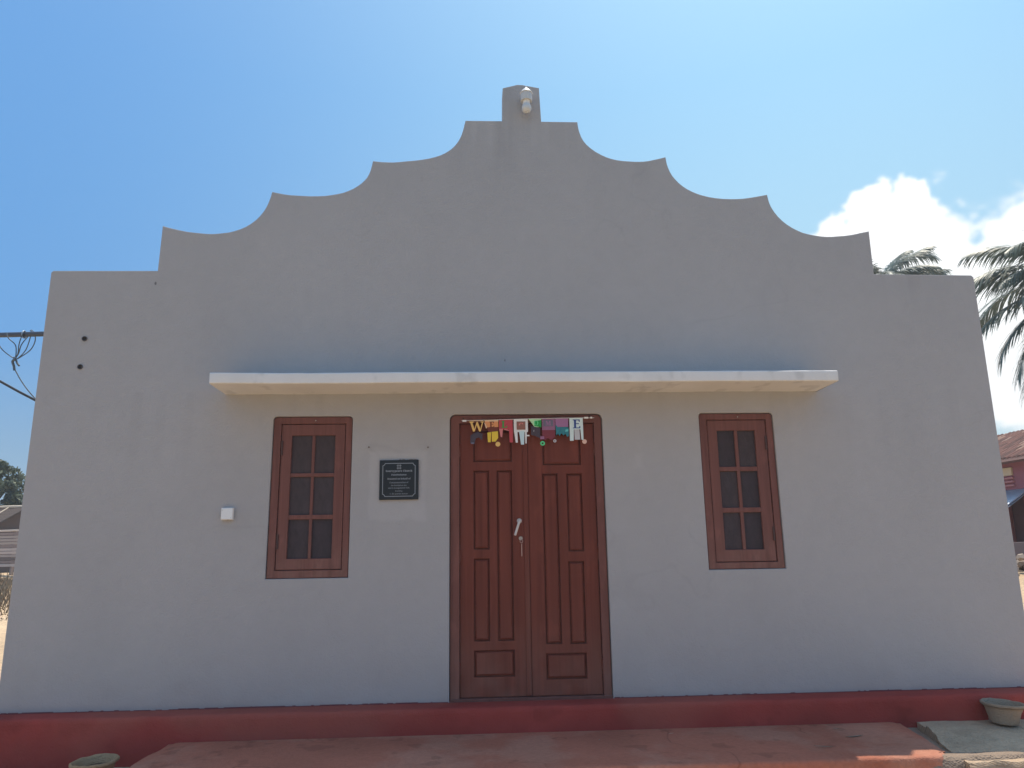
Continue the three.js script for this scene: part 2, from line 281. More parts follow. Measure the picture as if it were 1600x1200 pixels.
// canopy slab over the door, with a slightly uneven edge
part('canopy', (() => {
  const prof = [[.001, 2.634], [.404, 2.636], [.413, 2.633], [.42, 2.624], [.42, 2.552], [.416, 2.545], [.40, 2.543], [.2, 2.541], [.001, 2.54]];
  return sweepX(prof, -2.59, 2.628, 120, (x, z, y, k) => [z > .1 ? .006 * (vnoise(x * 1.5, 1, 110) - .5) : 0, .007 * (vnoise(x * 1.1, 3, 111) - .5) * (z > .1 ? 1 : .4) + .003 * (vnoise(x * 9, k, 112) - .5) + .004 * x / 2.6, Math.abs(x) > 2.5 ? -.0 : 0]);
})(), canopyM, hall);
// painted plinth step along the foot of the wall
const plinthTop = (x) => .010 * (fbm(x * 1.3, 5, 113, 3) - .5);
part('plinth', sweepX([[.0015, 0], [.06, -.001], [.12, -.003], [.165, -.006], [.182, -.012], [.194, -.024], [.199, -.05], [.201, -.12], [.203, -.21], [.204, -.34], [.205, -.7]], -4.26, 4.33, 240, (x, z, y, k) => [.016 * (fbm(x * .9, 2, 114, 4) - .5) * (z > .1 ? 1 : 0) + .003 * (vnoise(x * 14, k, 115) - .5) * (z > .1 ? 1 : 0), (plinthTop(x) + .003 * (vnoise(x * 11, k, 116) - .5)) * (y > -.3 ? 1 : 0) * Math.min(1, z * 12), 0]), plinthM, hall);

// ---------------- double door
const door = sub('door', hall);
{
  const s = rrect(-.657, .667, .003, 2.347, .047); s.holes.push(rect(-.578, .6, .02, 2.276));
  part('frame', extrude(s, -.022, .12, .004), frameM, door);
  part('sill', slab(-.66, .67, -.005, .018, -.19, -.004, .004), frameM, door);
  // panels: [x0, x1, y0, y1]
  const leaves = [
    { x0: -.575, x1: .008, panels: [[-.45, -.133, 1.95, 2.205], [-.45, -.333, 1.207, 1.857], [-.45, -.335, .467, 1.115], [-.25, -.135, .467, 1.857], [-.45, -.134, .188, .378]] },
    { x0: .014, x1: .597, panels: [[.152, .47, 1.917, 2.18], [.356, .472, 1.18, 1.823], [.35, .466, .43, 1.081], [.145, .262, .433, 1.825], [.144, .462, .158, .342]] }];
  for (const l of leaves) {
    const f = new THREE.Shape(); rect(l.x0, l.x1, .024, 2.272, f);
    for (const [a, b, c, d] of l.panels) f.holes.push(rect(a - .008, b + .008, c - .008, d + .008));
    part('door_leaf', extrude(f, -.048, .042, .003), doorM, door);
    for (const [a, b, c, d] of l.panels) {
      const p = new THREE.Shape(); rect(a + .002, b - .002, c + .002, d - .002, p);
      const g = new THREE.ExtrudeGeometry(p, { depth: .012, bevelEnabled: true, bevelSize: .012, bevelThickness: .009, bevelOffset: -.012, bevelSegments: 1 }).translate(0, 0, -.073);
      part('panel', merge([g, slab(a - .012, b + .012, c - .012, d + .012, -.092, -.075)]), doorM, door);
    }
  }
  part('astragal', slab(-.03, .012, .03, 2.266, -.05, -.036, .005), doorM, door);
  for (const x of [-.576, .598]) for (const y of [.25, 1.15, 2.05]) part('hinge', new THREE.CylinderGeometry(.008, .008, .1, 8).translate(x, y, -.045), doorM, door);
  // drooping lever with rose, lock cylinder and hanging key strip
  const lev = new RoundedBoxGeometry(.021, .135, .014, 2, .006).rotateZ(-.325).translate(-.089, 1.374, .0);
  part('handle', merge([lev, new THREE.CylinderGeometry(.011, .011, .045, 10).rotateX(Math.PI / 2).translate(-.069, 1.432, -.022), new THREE.CylinderGeometry(.02, .022, .01, 14).rotateX(Math.PI / 2).translate(-.069, 1.432, -.043)]), M(.6, .54, .5, .35, { metalness: .55 }), door);
  part('lock', merge([new THREE.CylinderGeometry(.016, .018, .012, 14).rotateX(Math.PI / 2).translate(-.06, 1.286, -.042), new THREE.BoxGeometry(.005, .02, .008).translate(-.06, 1.286, -.034)]), brassM, door);
  part('key', merge([new THREE.TorusGeometry(.012, .003, 6, 14).translate(-.055, 1.262, -.03), new RoundedBoxGeometry(.009, .105, .005, 1, .002).translate(-.053, 1.19, -.036)]), M(.42, .25, .2, .5), door);
}
// ---------------- two windows
function makeWindow(w, sash, cols, rows, hingeSide) {
  const g = sub('window', hall), mid = V3();
  const s = rrect(w.x0 + .004, w.x1 - .004, w.y0 + .003, w.y1 - .004, .028); s.holes.push(rect(...sash));
  const m = winM.clone(); m.map = wMap.clone(); m.map.repeat.set(1 / .7, 1 / 1.4); m.map.offset.set(-w.x0 / .7, -w.y0 / 1.4);
  part('frame', extrude(s, -.014, .11, .005), m, g);
  const f = new THREE.Shape(); rect(sash[0] + .004, sash[1] - .004, sash[2] + .004, sash[3] - .004, f);
  f.holes.push(rect(cols[0][0], cols[1][1], rows[0][0], rows[2][1]));
  part('sash', extrude(f, -.022, .04, .005), m, g);
  part('muntin', extrude((() => { const q = new THREE.Shape(); rect(cols[0][1], cols[1][0], rows[0][0] - .003, rows[2][1] + .003, q); return q; })(), -.027, .026, .004), m, g);
  for (let r = 0; r < 2; r++) part('muntin', extrude((() => { const q = new THREE.Shape(); rect(cols[0][0] - .003, cols[1][1] + .003, rows[r][1], rows[r + 1][0], q); return q; })(), -.0255, .024, .004), m, g);
  for (const [a, b] of cols) for (const [c, d] of rows) part('pane', new THREE.PlaneGeometry(b - a + .012, d - c + .012).translate((a + b) / 2, (c + d) / 2, -.042), paneMs[Math.floor(hash(Math.round(a * 100), Math.round(c * 100), 7) * 3)], g);
  const hx = hingeSide < 0 ? sash[0] : sash[1];
  for (const y of [mix(sash[2], sash[3], .19), mix(sash[2], sash[3], .83)]) part('hinge', new THREE.CylinderGeometry(.0085, .0085, .12, 8).translate(hx - .012 * hingeSide, y, -.016), M(.075, .035, .03, .6), g);
  part('nail', new THREE.SphereGeometry(.006, 8, 6).translate((w.x0 + w.x1) / 2 + .02, w.y1 - .035, -.012), steelM, g);
  return g;
}
makeWindow(WL, [-2.104, -1.556, 1.053, 2.279], [[-2.012, -1.840], [-1.815, -1.645]], [[1.147, 1.468], [1.506, 1.825], [1.856, 2.179]], -1);
makeWindow(WR, [1.606, 2.141, 1.060, 2.293], [[1.697, 1.851], [1.881, 2.036]], [[1.165, 1.479], [1.521, 1.837], [1.876, 2.196]], 1);
// two open pipe ends and a few nails in the plaster
for (const [x, y] of [[-3.821, 3.036], [-3.832, 2.785]]) {
  const p = part('pipe_end', new THREE.LatheGeometry([[.016, -.02], [.016, .008], [.022, .008], [.022, -.02]].map((q) => new THREE.Vector2(...q)), 16).rotateX(Math.PI / 2).translate(x, y, .001), M(.10, .09, .09, .7), hall);
  part('pipe_bore', new THREE.CircleGeometry(.017, 14).translate(x, y, .004), darkM, p);
}
for (const [x, y] of [[-1.35, 2.067], [-.847, 2.062]]) part('nail', merge([new THREE.CylinderGeometry(.003, .003, .03, 6).rotateX(Math.PI / 2).translate(x, y, .015), new THREE.CylinderGeometry(.007, .007, .003, 8).rotateX(Math.PI / 2).translate(x, y, .03)]), M(.12, .08, .06, .7), hall);

// ---------------------------------------------------------------- path and slab beside it
const pathProf = []; for (let i = 0; i <= 18; i++) { const t = i / 18; pathProf.push([mix(.2, 1.115, t), -.196 - .012 * t]); }
pathProf.push([1.135, -.212], [1.146, -.224], [1.150, -.25], [1.152, -.34], [1.154, -.6]);
struct('path', sweepX(pathProf, -2.79, 2.765, 200, (x, z, y, k) => {
  const e = Math.min(1, (z - .2) * 6), fr = k > 16 ? 1 : 0, end = sstep(2.70, 2.765, Math.abs(x + .012));
  return [fr * (.018 * (fbm(x * 1.7, 4, 120, 4) - .5) - .07 * end), y > -.4 ? e * (.012 * (fbm(x * 1.5, z * 1.5, 121, 4) - .5) + .004 * (vnoise(x * 14, z * 14, 122) - .5)) - .012 * end : 0, (x > 2.3 ? sstep(2.3, 2.765, x) * (.17 * (1.15 - z) + .03 * (fbm(z * 5, 1, 123, 3) - .5)) : x < -2.6 ? .06 * (fbm(z * 3, 5, 123, 3) - .5) : 0)];
}), pathM);
{
  // rough concrete apron with a crumbling front edge
  const pos = [], uv = [], idx = [], nx = 110, nz = 56;
  for (let j = 0; j <= nz; j++) for (let i = 0; i <= nx; i++) {
    const u = i / nx, v = j / nz, xg = mix(2.85, 7.5, u);
    const ze = 1.20 + .10 * (fbm(xg * 2.1, 2, 131, 4) - .5) + .06 * (vnoise(xg * 9, 5, 132) - .5) + .03 * (vnoise(xg * 23, 7, 138) - .5);
    const front = v > .86, q = front ? (v - .86) / .14 : 0;
    let z = front ? ze + .015 * Math.sin(q * Math.PI) - .05 * q * q + .03 * (fbm(xg * 6, q * 3, 139, 3) - .5) * q : mix(.2, ze, v / .86);
    const xl = 3.07 - .24 * (z - .2) + .05 * (fbm(z * 4, 1, 130, 3) - .5);
    const x = u < .06 ? xl + (u / .06) * .02 - .02 : mix(xl, 7.5, (u - .06) / .94);
    let y = -.192 - .05 * (z - .2) + .03 * (fbm(x * 2.2, z * 2.2, 133, 4) - .5) + .012 * (fbm(x * 11, z * 11, 134, 3) - .5);
    y += .014 * sstep(.5, .53, fbm(x * 1.3 + 4, z * 3.4, 135, 4)) - .006;
    if (z < .26) y = Math.min(y, -.19);
    if (front) y = mix(y, -.5, Math.pow(q, .8));
    if (u < .03) y = -.5;
    pos.push(x, y, z); uv.push(x + (front ? y * .3 : 0), z - y);
  }
  for (let j = 0; j < nz; j++) for (let i = 0; i < nx; i++) { const a = j * (nx + 1) + i, b = a + nx + 1; idx.push(a, b, a + 1, a + 1, b, b + 1); }
  const g = new THREE.BufferGeometry(); g.setAttribute('position', new THREE.Float32BufferAttribute(pos, 3)); g.setAttribute('uv', new THREE.Float32BufferAttribute(uv, 2)); g.setIndex(idx); g.computeVertexNormals();
  struct('concrete_apron', g, concM);
  // packed earth filling the gap between path and apron
  const e = new THREE.PlaneGeometry(.75, 1.3, 24, 40).rotateX(-Math.PI / 2).translate(2.95, 0, .82);
  const p = e.attributes.position; for (let i = 0; i < p.count; i++) { const x = p.getX(i), z = p.getZ(i); const ze = 1.14 + .06 * (fbm(x * 4, 8, 136, 3) - .5); p.setY(i, mix(-.25 + .03 * sstep(.85, 1.08, z) + .03 * (fbm(x * 6, z * 6, 137, 3) - .5), -.5, sstep(ze - .02, ze + .07, z))); }
  { const q = e.attributes.uv; for (let i = 0; i < p.count; i++) q.setXY(i, p.getX(i), p.getZ(i) - p.getY(i)); } e.computeVertexNormals(); struct('packed_earth', e, M(.27, .2, .145, .97, { bumpMap: concBump, bumpScale: .02 }));
}
// crumbs of mortar and gravel along the broken edge
{
  const r = rng(5), gs = [];
  for (let i = 0; i < 230; i++) {
    const a = r(), x = 2.72 + r() * r() * 3, z = 1.22 + r() * r() * .55, s = .008 + .036 * a * a * a;
    const g = new THREE.IcosahedronGeometry(s, 1), p = g.attributes.position, sd = i * 3;
    for (let k = 0; k < p.count; k++) { const f = .75 + .5 * vnoise(p.getX(k) * 40 + sd, p.getY(k) * 40 + p.getZ(k) * 70, 140); p.setXYZ(k, p.getX(k) * f, p.getY(k) * f * .7, p.getZ(k) * f); }
    g.deleteAttribute('normal'); g.deleteAttribute('uv'); const q = mergeVertices(g, 1e-4); q.computeVertexNormals(); q.setAttribute('uv', new THREE.Float32BufferAttribute(new Float32Array(q.attributes.position.count * 2), 2));
    gs.push(q.rotateY(r() * 6).translate(x, groundY(x, z) + s * .3, z));
  }
  const m = part('gravel', merge(gs), M(.42, .36, .29, .95), scene); m.userData.kind = 'stuff'; m.userData.label = 'small crumbs of mortar and gravel along the broken slab edge';
}
// dry leaves on the path
{
  const leafM = M(.22, .15, .09, .8, { transmission: .2, thickness: 0 }), paleM = M(.5, .4, .28, .8);
  const leaf = (() => { const s = new THREE.Shape(); s.moveTo(0, 0); s.quadraticCurveTo(.35, .16, 1, 0); s.quadraticCurveTo(.4, -.18, 0, 0); const g = new THREE.ExtrudeGeometry(s, { depth: .015, bevelEnabled: false, curveSegments: 8 }).rotateX(-Math.PI / 2); const p = g.attributes.position; for (let i = 0; i < p.count; i++) p.setY(i, p.getY(i) + .10 * Math.pow(p.getX(i) - .5, 2) + .5 * p.getZ(i) ** 2); g.computeVertexNormals(); return g; })();
  const spots = [[2.36, .36, .11, 2.9, leafM, 'brown curled leaf nearest the plinth on the red path', 1], [2.28, .62, .15, .2, leafM, 'long brown leaf near the grey slab end of the red path', .8], [1.94, .84, .13, -.3, leafM, 'thin dry leaf lying above the sunlit corner of the path', .6], [1.02, .36, .05, .4, paleM, 'small pale leaf lying below the right door jamb', 1], [.46, .5, .04, 1.2, leafM, 'tiny dry leaf on the path before the door', 1]];
  for (const [x, z, s, a, m, label, k] of spots) { const o = part(numbered('dry_leaf'), leaf, m, scene, [x, -.199, z]); o.scale.set(s, s, s * k); o.rotation.y = a; tag(o, label, 'leaf', null); delete o.userData.group; }
}
// ---------------------------------------------------------------- pots
function pot(label, pos, tilt, clay = potM) {
  const t = thing('pot', label, 'pot', pos);
  const prof = [[0, .0], [.098, .0], [.106, .006], [.113, .04], [.128, .09], [.143, .128], [.147, .134], [.163, .138], [.168, .146], [.167, .158], [.160, .164], [.149, .162], [.142, .15], [.136, .12], [.13, .1]];
  const g = new THREE.LatheGeometry(prof.map((q) => new THREE.Vector2(...q)), 40), p = g.attributes.position;
  for (let i = 0; i < p.count; i++) { const x = p.getX(i), y = p.getY(i), z = p.getZ(i), a = Math.atan2(z, x), f = 1 + .05 * (vnoise(Math.cos(a) * 2 + 7, Math.sin(a) * 2 + y * 9 + pos[0], 150) - .5) + .015 * (vnoise(a * 9, y * 60, 151) - .5); p.setXYZ(i, x * f, y + (y > .12 ? .012 * (vnoise(Math.cos(a) * 3, Math.sin(a) * 3 + pos[2], 152) - .5) : 0), z * f); }
  g.computeVertexNormals();
  part('bowl', g, clay, t);
  const sg = new THREE.CircleGeometry(.134, 28).rotateX(-Math.PI / 2).translate(0, .108, 0); part('soil', sg, soilM, t);
  t.rotation.set(tilt[0], 0, tilt[1]); t.scale.setScalar(.94);
  return t;
}
pot('grey cement pot standing empty on the concrete slab against the plinth', [3.70, -.197, .335], [.03, -.05]);
pot('grey cement pot on the bare ground beside the path, mostly cut off', [-3.12, -.358, .6], [.02, .04], M(.46, .30, .17, .92, { specularIntensity: .1, bumpMap: concBump, bumpScale: .012 }));

// ---------------------------------------------------------------- things on the wall
{
  // outdoor bulb in a rain-capped holder
  const t = thing('wall_lamp', 'white outdoor bulb in a capped holder high on the gable pillar', 'lamp', [.058, 5.232, .085]);
  const lathe = (a, n = 20) => new THREE.LatheGeometry(a.map((q) => new THREE.Vector2(...q)), n);
  part('bulb', lathe([[0, 0], [.02, .003], [.038, .016], [.046, .038], [.045, .06], [.038, .082], [.03, .095]]), M(.62, .62, .6, .3), t);
  part('collar', lathe([[.03, .09], [.034, .093], [.034, .103], [.03, .106], [.03, .112], [.036, .115], [.036, .128], [.03, .13]]), whiteM, t);
  part('holder', lathe([[.03, .122], [.052, .118], [.054, .122], [.054, .198], [.05, .206], [.046, .208]]), M(.55, .55, .53, .5), t);
  part('rain_cap', lathe([[.05, .204], [.058, .2], [.06, .204], [.04, .232], [.018, .252], [.012, .262], [0, .264]]), whiteM, t);
  part('bracket', merge([tube([[0, .258, 0], [0, .285, -.01], [-.004, .296, -.05], [-.004, .296, -.084]], .006, 16, 6), new THREE.CylinderGeometry(.02, .02, .006, 12).rotateX(Math.PI / 2).translate(-.004, .293, -.08)]), M(.45, .45, .44, .5), t);
}
{
  const t = thing('switch_box', 'small white square electrical box fixed to the grey wall', 'electrical box', [-2.502, 1.52, 0]);
  part('case', box(.1, .1, .034, 0, 0, .0175, .006), dullWhiteM, t);
  part('cover', box(.092, .092, .006, 0, 0, .037, .002), whiteM, t);
  for (const [x, y] of [[-.036, .03], [.036, -.03]]) part('screw', new THREE.CylinderGeometry(.004, .004, .002, 8).rotateX(Math.PI / 2).translate(x, y, .041), steelM, t);
}
{
  const t = thing('plaque', 'square black stone plaque engraved with a white framed text', 'plaque', [-1.091, 1.788, 0]);
  const S = 512, c = document.createElement('canvas'); c.width = c.height = S; const x = c.getContext('2d');
  x.fillStyle = '#101114'; x.fillRect(0, 0, S, S);
  x.strokeStyle = '#8f9296'; x.lineWidth = 9; x.beginPath();
  const a = 40, b = S - 40, q = 30; x.moveTo(a + q, a); x.lineTo(b - q, a); x.quadraticCurveTo(b - q + 6, a + q - 6, b, a + q); x.lineTo(b, b - q); x.quadraticCurveTo(b - q + 6, b - q + 6, b - q, b); x.lineTo(a + q, b); x.quadraticCurveTo(a + q - 6, b - q + 6, a, b - q); x.lineTo(a, a + q); x.quadraticCurveTo(a + q - 6, a + q - 6, a + q, a); x.stroke();
  x.fillStyle = '#a3a6aa'; x.textAlign = 'center';
  for (const [dx, dy] of [[-16, 62], [16, 62], [-16, 96], [16, 96]]) { x.beginPath(); x.arc(S / 2 + dx, dy + 8, 11, 0, 7); x.lineWidth = 5; x.stroke(); x.fillRect(S / 2 + dx - 4, dy + 4, 8, 8); }
  const lines = [['Sourcypearn Church', 152, 34, 1], ['Palaithalamay', 200, 28, 1], ['Donated on behalf of', 253, 29, 1], ['Commemoration of', 302, 27, 0], ['the foundation day', 338, 23, 0], ['and is inaugurated with', 372, 25, 0], ['founding', 410, 22, 0], ['F. Mr and Mrs donors', 448, 23, 0]];
  for (const [s, y, f, bold] of lines) { x.font = `${bold ? 'bold ' : ''}${f}px serif`; x.fillText(s, S / 2, y); }
  const tex = new THREE.CanvasTexture(c); tex.colorSpace = THREE.SRGBColorSpace;
  const stone = M(.018, .018, .02, .3);
  part('slab', box(.33, .336, .018, 0, 0, .01, .003), stone, t);
  part('engraved_face', new THREE.PlaneGeometry(.324, .33).translate(0, 0, .0205), new THREE.MeshPhysicalMaterial({ map: tex, roughness: .4 }), t);
  t.rotation.z = R(.3);
  part('mortar', (() => { const r = rng(8), gs = []; for (let i = 0; i < 16; i++) { const s = .003 + .006 * r(); gs.push(new THREE.SphereGeometry(s, 6, 5).scale(1.8, .7, 1).translate(.0 + .15 * r(), .168 + .001 * i % .003, .004 + .008 * r())); } return merge(gs); })(), M(.2, .16, .13, .95), t);
}

// ---------------------------------------------------------------- letter banner on the door
const serif = await new FontLoader().loadAsync('fonts/droid/droid_serif_bold.typeface.json');
{
  const t = thing('letter_banner', 'string of coloured cloth flags with letters across the door top', 'banner', [0, 2.3, .012]);
  const cloth = (r, g, b) => M(r, g, b, .95, { side: THREE.DoubleSide, sheen: .2 });
  const C = { gold: cloth(0.8, 0.513, 0.176), dark: cloth(0.0743, 0.0607, 0.081), orange: cloth(0.756, 0.324, 0.135), peach: cloth(0.8, 0.567, 0.378), rust: cloth(0.176, 0.0473, 0.0338), yellow: cloth(0.8, 0.567, 0.0675), red: cloth(0.513, 0.0743, 0.0945), pink: cloth(0.675, 0.23, 0.23), green: cloth(0.027, 0.338, 0.081), mint: cloth(0.513, 0.8, 0.486), white: cloth(0.8, 0.8, 0.8), brown: cloth(0.297, 0.135, 0.108), ice: cloth(0.567, 0.743, 0.8), purple: cloth(0.324, 0.149, 0.257), slate: cloth(0.162, 0.162, 0.23), wine: cloth(0.216, 0.0473, 0.0675), violet: cloth(0.365, 0.176, 0.338), teal: cloth(0.0405, 0.216, 0.27), aqua: cloth(0.135, 0.54, 0.567), sky: cloth(0.675, 0.8, 0.8), navy: cloth(0.027, 0.0675, 0.27), beige: cloth(0.743, 0.486, 0.392), emerald: cloth(0.135, 0.675, 0.297), grey: cloth(0.54, 0.54, 0.567) };
  const y0 = (x) => -.004 + .016 * (x + .5);
  const piece = (pts, m, parent, z = 0, name = 'cloth_piece', ox = 0) => {
    const g = new THREE.ExtrudeGeometry(new THREE.Shape(pts.map((p) => new THREE.Vector2(...p))), { depth: .002, bevelEnabled: false }).translate(0, 0, z);
    const p = g.attributes.position; for (let i = 0; i < p.count; i++) p.setZ(i, p.getZ(i) + .004 * Math.sin(p.getX(i) * 70 + ox * 9) * Math.min(1, -p.getY(i) * 18));
    g.computeVertexNormals(); return part(name, g, m, parent);
  };
  const R4 = (x, y, w, h) => [[x, y - h], [x + w, y - h], [x + w, y], [x, y]];
  const disc = (x, y, r, m, parent, hole = 0) => part('pendant', (hole ? new THREE.TorusGeometry(r * .68, r * .34, 8, 18) : new THREE.CylinderGeometry(r, r, .004, 16).rotateX(Math.PI / 2)).translate(x, y, .006), m, parent);
  const letter = (s, size, x, y, m, parent, z = .004) => { const g = new TextGeometry(s, { font: serif, size, depth: .002, curveSegments: 4, bevelEnabled: false }); g.computeBoundingBox(); const b = g.boundingBox; return part('letter', g.translate(x - (b.min.x + b.max.x) / 2, y - (b.min.y + b.max.y) / 2, z), m, parent); };
  const flag = (x, w) => sub('flag', t, [x, y0(x), 0]);
  let f = flag(-.482, .106);  // gold W over a dark tassel
  letter('W', .088, .053, -.055, C.gold, f, .002); part('bar', box(.11, .006, .004, .053, -.004, .003), C.peach, f);
  piece([[-.004, -.2], [.03, -.21], [.045, -.16], [.07, -.15], [.1, -.175], [.105, -.12], [.06, -.1], [.03, -.115], [.0, -.13]], C.dark, f); piece(R4(.004, -.195, .028, .012), C.slate, f, .003);
  f = flag(-.359, .118);      // orange flag with a yellow skirt
  piece([[.012, -.066], [.118, -.062], [.118, 0], [0, 0], [.002, -.03]], C.orange, f); piece([[.0, -.02], [.02, -.07], [.01, -.075], [-.003, -.03]], C.peach, f, .003); piece(R4(0, .0, .118, .014), C.peach, f, .003); letter('E', .05, .062, -.04, C.rust, f, .0035);
  piece([[.03, -.105], [.115, -.1], [.118, -.06], [.02, -.066]], C.rust, f, -.002); piece([[.026, -.195], [.05, -.195], [.056, -.105], [.022, -.112]], C.yellow, f); piece([[.06, -.19], [.092, -.19], [.115, -.16], [.114, -.1], [.06, -.104]], C.yellow, f, .001); disc(.112, -.213, .021, C.gold, f);
  f = flag(-.235, .118);      // red flag with green letter and two tails
  piece([[.0, -.085], [.03, -.082], [.07, -.09], [.118, -.08], [.118, 0], [0, 0]], C.red, f); piece([[.09, -.2], [.118, -.2], [.12, -.07], [.086, -.08]], C.red, f, .001); piece([[.012, -.15], [.026, -.155], [.034, -.08], [.0, -.08]], C.pink, f, .001); letter('L', .06, .046, -.042, C.green, f, .004); piece([[.04, -.088], [.085, -.1], [.086, -.092], [.05, -.08]], C.pink, f, .003);
  f = flag(-.106, .129);      // white flag with a brown square and white tails
  piece(R4(0, 0, .122, .112), C.white, f); piece(R4(.024, -.02, .076, .072), C.brown, f, .003); letter('C', .048, .062, -.056, C.pink, f, .0055);
  piece([[.014, -.205], [.032, -.205], [.03, -.1], [0, -.1]], C.white, f, .001); piece([[.06, -.222], [.086, -.222], [.092, -.1], [.044, -.105]], C.ice, f, .002); piece([[.098, -.212], [.108, -.212], [.112, -.1], [.096, -.1]], C.white, f, .001); piece(R4(.1, -.138, .034, .012), C.white, f, .003);
  f = flag(.023, .112);       // green pennant
  piece([[.05, -.07], [.03, -.04], [0, 0], [.112, 0], [.108, -.05], [.09, -.072]], C.mint, f); piece([[.05, -.062], [.05, -.02], [.11, -.01], [.11, -.075], [.09, -.07]], C.green, f, .003); letter('O', .04, .066, -.036, C.emerald, f, .0055);
  piece([[.02, -.14], [.06, -.15], [.1, -.17], [.1, -.08], [.02, -.06]], C.dark, f, -.003); piece([[.04, -.11], [.05, -.11], [.055, -.09], [.047, -.09]], C.grey, f, .001); disc(.118, -.215, .021, C.emerald, f, 1);
  f = flag(.14, .113);        // purple flag with a slate patch
  piece(R4(0, 0, .113, .1), C.purple, f); piece(R4(.012, -.012, .084, .055), C.slate, f, .003); letter('M', .04, .054, -.04, C.violet, f, .0055);
  piece([[.0, -.16], [.02, -.19], [.05, -.17], [.08, -.19], [.112, -.16], [.113, -.1], [0, -.1]], C.wine, f); piece(R4(-.018, -.155, .034, .026), C.purple, f, .003); disc(.108, -.196, .014, C.grey, f, 1);
  f = flag(.258, .112);       // violet flag with a teal fringe
  piece(R4(0, 0, .112, .075), C.violet, f); piece([[.004, -.15], [.02, -.135], [.034, -.155], [.05, -.13], [.068, -.15], [.084, -.135], [.1, -.165], [.114, -.155], [.113, -.08], [.06, -.07], [0, -.062]], C.teal, f, .001); piece([[.084, -.12], [.112, -.115], [.112, -.095], [.086, -.1]], C.aqua, f, .003);
  f = flag(.381, .119);       // pale blue flag with a navy E
  piece(R4(0, 0, .118, .1), C.sky, f); letter('E', .078, .062, -.052, C.navy, f);
  piece([[.0, -.2], [.032, -.2], [.036, -.1], [0, -.1]], C.sky, f, .001); piece([[.042, -.19], [.09, -.19], [.086, -.1], [.04, -.1]], C.grey, f, -.001); piece([[.1, -.19], [.118, -.195], [.118, -.1], [.094, -.1]], C.sky, f, .001); disc(.126, -.208, .02, C.beige, f);
  part('string', tube([[-.56, -.006, .0], [-.3, -.002, .002], [0, .006, .002], [.3, .011, .002], [.6, .012, 0]], .0022, 40, 5), C.white, t);
  for (const [x, w] of [[-.535, .034], [.53, .034], [.575, .016]]) part('tape', box(w, .015, .004, x, y0(x) + (x > 0 ? .0 : -.004), .003), whiteM, t);
  for (const x of [-.545, .565]) part('tack', new THREE.CylinderGeometry(.005, .005, .03, 8).rotateX(Math.PI / 2).translate(x, y0(x) + .018, -.018), darkM, t);
}

// ---------------------------------------------------------------- service pipe and cables beyond the wall corner
const CAM = camera.position.clone(); camera.updateMatrixWorld(true);
{
  const t = thing('service_pipe', 'dark steel pipe reaching out sideways behind the wall corner', 'pipe');
  // fixed to the side wall of the hall, reaching out over the side yard
  part('pipe', tube([[-4.03, 3.36, -.9], [-5.2, 3.45, -1.3], [-8.6, 3.74, -2.55]], .027, 20, 10), darkSteelM, t);
  part('wall_plate', box(.02, .16, .16, -4.03, 3.36, -.9, .004), darkSteelM, t);
  for (const x of [-5.55, -5.08]) part('clamp', new THREE.TorusGeometry(.036, .008, 6, 14).rotateY(Math.PI / 2).translate(x, 3.45 - (x + 5.2) * .085, -1.3 + (x + 5.2) * .36), M(.3, .36, .42, .5, { metalness: .5 }), t);
  const k = thing('cable_bundle', 'tangle of thin service wires looped over the steel pipe', 'cable');
  const X = (a, b, z = 0) => [-5.12 + a * .6, 3.44 + b * .57, -1.27 + z];   // metres from the knot's hanging point
  const loops = [
    [[-.33, -.02, .04], [-.34, -.12, .03], [-.27, -.27, .02], [-.11, -.41, .01], [-.05, -.45, 0]],
    [[-.2, .02, .04], [-.16, -.08, .04], [-.05, -.2, .02], [-.03, -.34, .01], [-.04, -.45, 0]],
    [[.1, .05, .04], [.07, -.04, .05], [.02, -.2, .03], [-.0, -.36, .01], [-.05, -.46, 0]],
    [[.14, .07, -.02], [.1, .02, -.04], [.05, -.2, .02], [.01, -.36, .01], [-.05, -.46, 0]],
    [[.15, .08, .0], [.2, .06, .03], [.2, -.08, .04], [.13, -.3, .02], [-.0, -.44, 0], [-.05, -.47, 0]],
    [[.17, .09, .0], [.25, .02, .03], [.29, -.12, .04], [.22, -.28, .02], [.08, -.4, .01], [-.05, -.48, 0]]];
  for (const l of loops) part('wire', tube(l.map((q) => X(...q)), wireR, 30, 6), greyCableM, k);
  part('knot', tube([X(-.06, -.43), X(-.02, -.46, .02), X(-.07, -.5, .01), X(-.05, -.58), X(-.03, -.66)], .013, 20, 7), greyCableM, k);
  part('wire', tube([X(-.02, -.48), X(.0, -.53), X(.04, -.58)], .01, 10, 6), greyCableM, k);
  part('wire', tube([X(-.04, -.62), X(.1, -.85), X(.26, -1.06), X(.42, -1.22), [-4.5, 2.68, -.95], [-4.03, 2.66, -.8]], .006, 40, 6), greyCableM, k);
  const c = thing('power_cable', 'thick black power cable sagging towards the wall corner', 'cable');
  part('conductor', tube([[-22, 9.4, -5], [-14, 6.3, -3.4], [-8, 4.12, -2.1], [-6, 3.3, -1.62], [-4.9, 2.75, -1.3], [-4.03, 2.38, -1.05]], .013, 80, 7), cableM, c);
  part('anchor', merge([box(.03, .08, .08, -4.035, 2.38, -1.05), new THREE.TorusGeometry(.03, .008, 6, 12).translate(-4.08, 2.39, -1.06)]), darkSteelM, c);
}

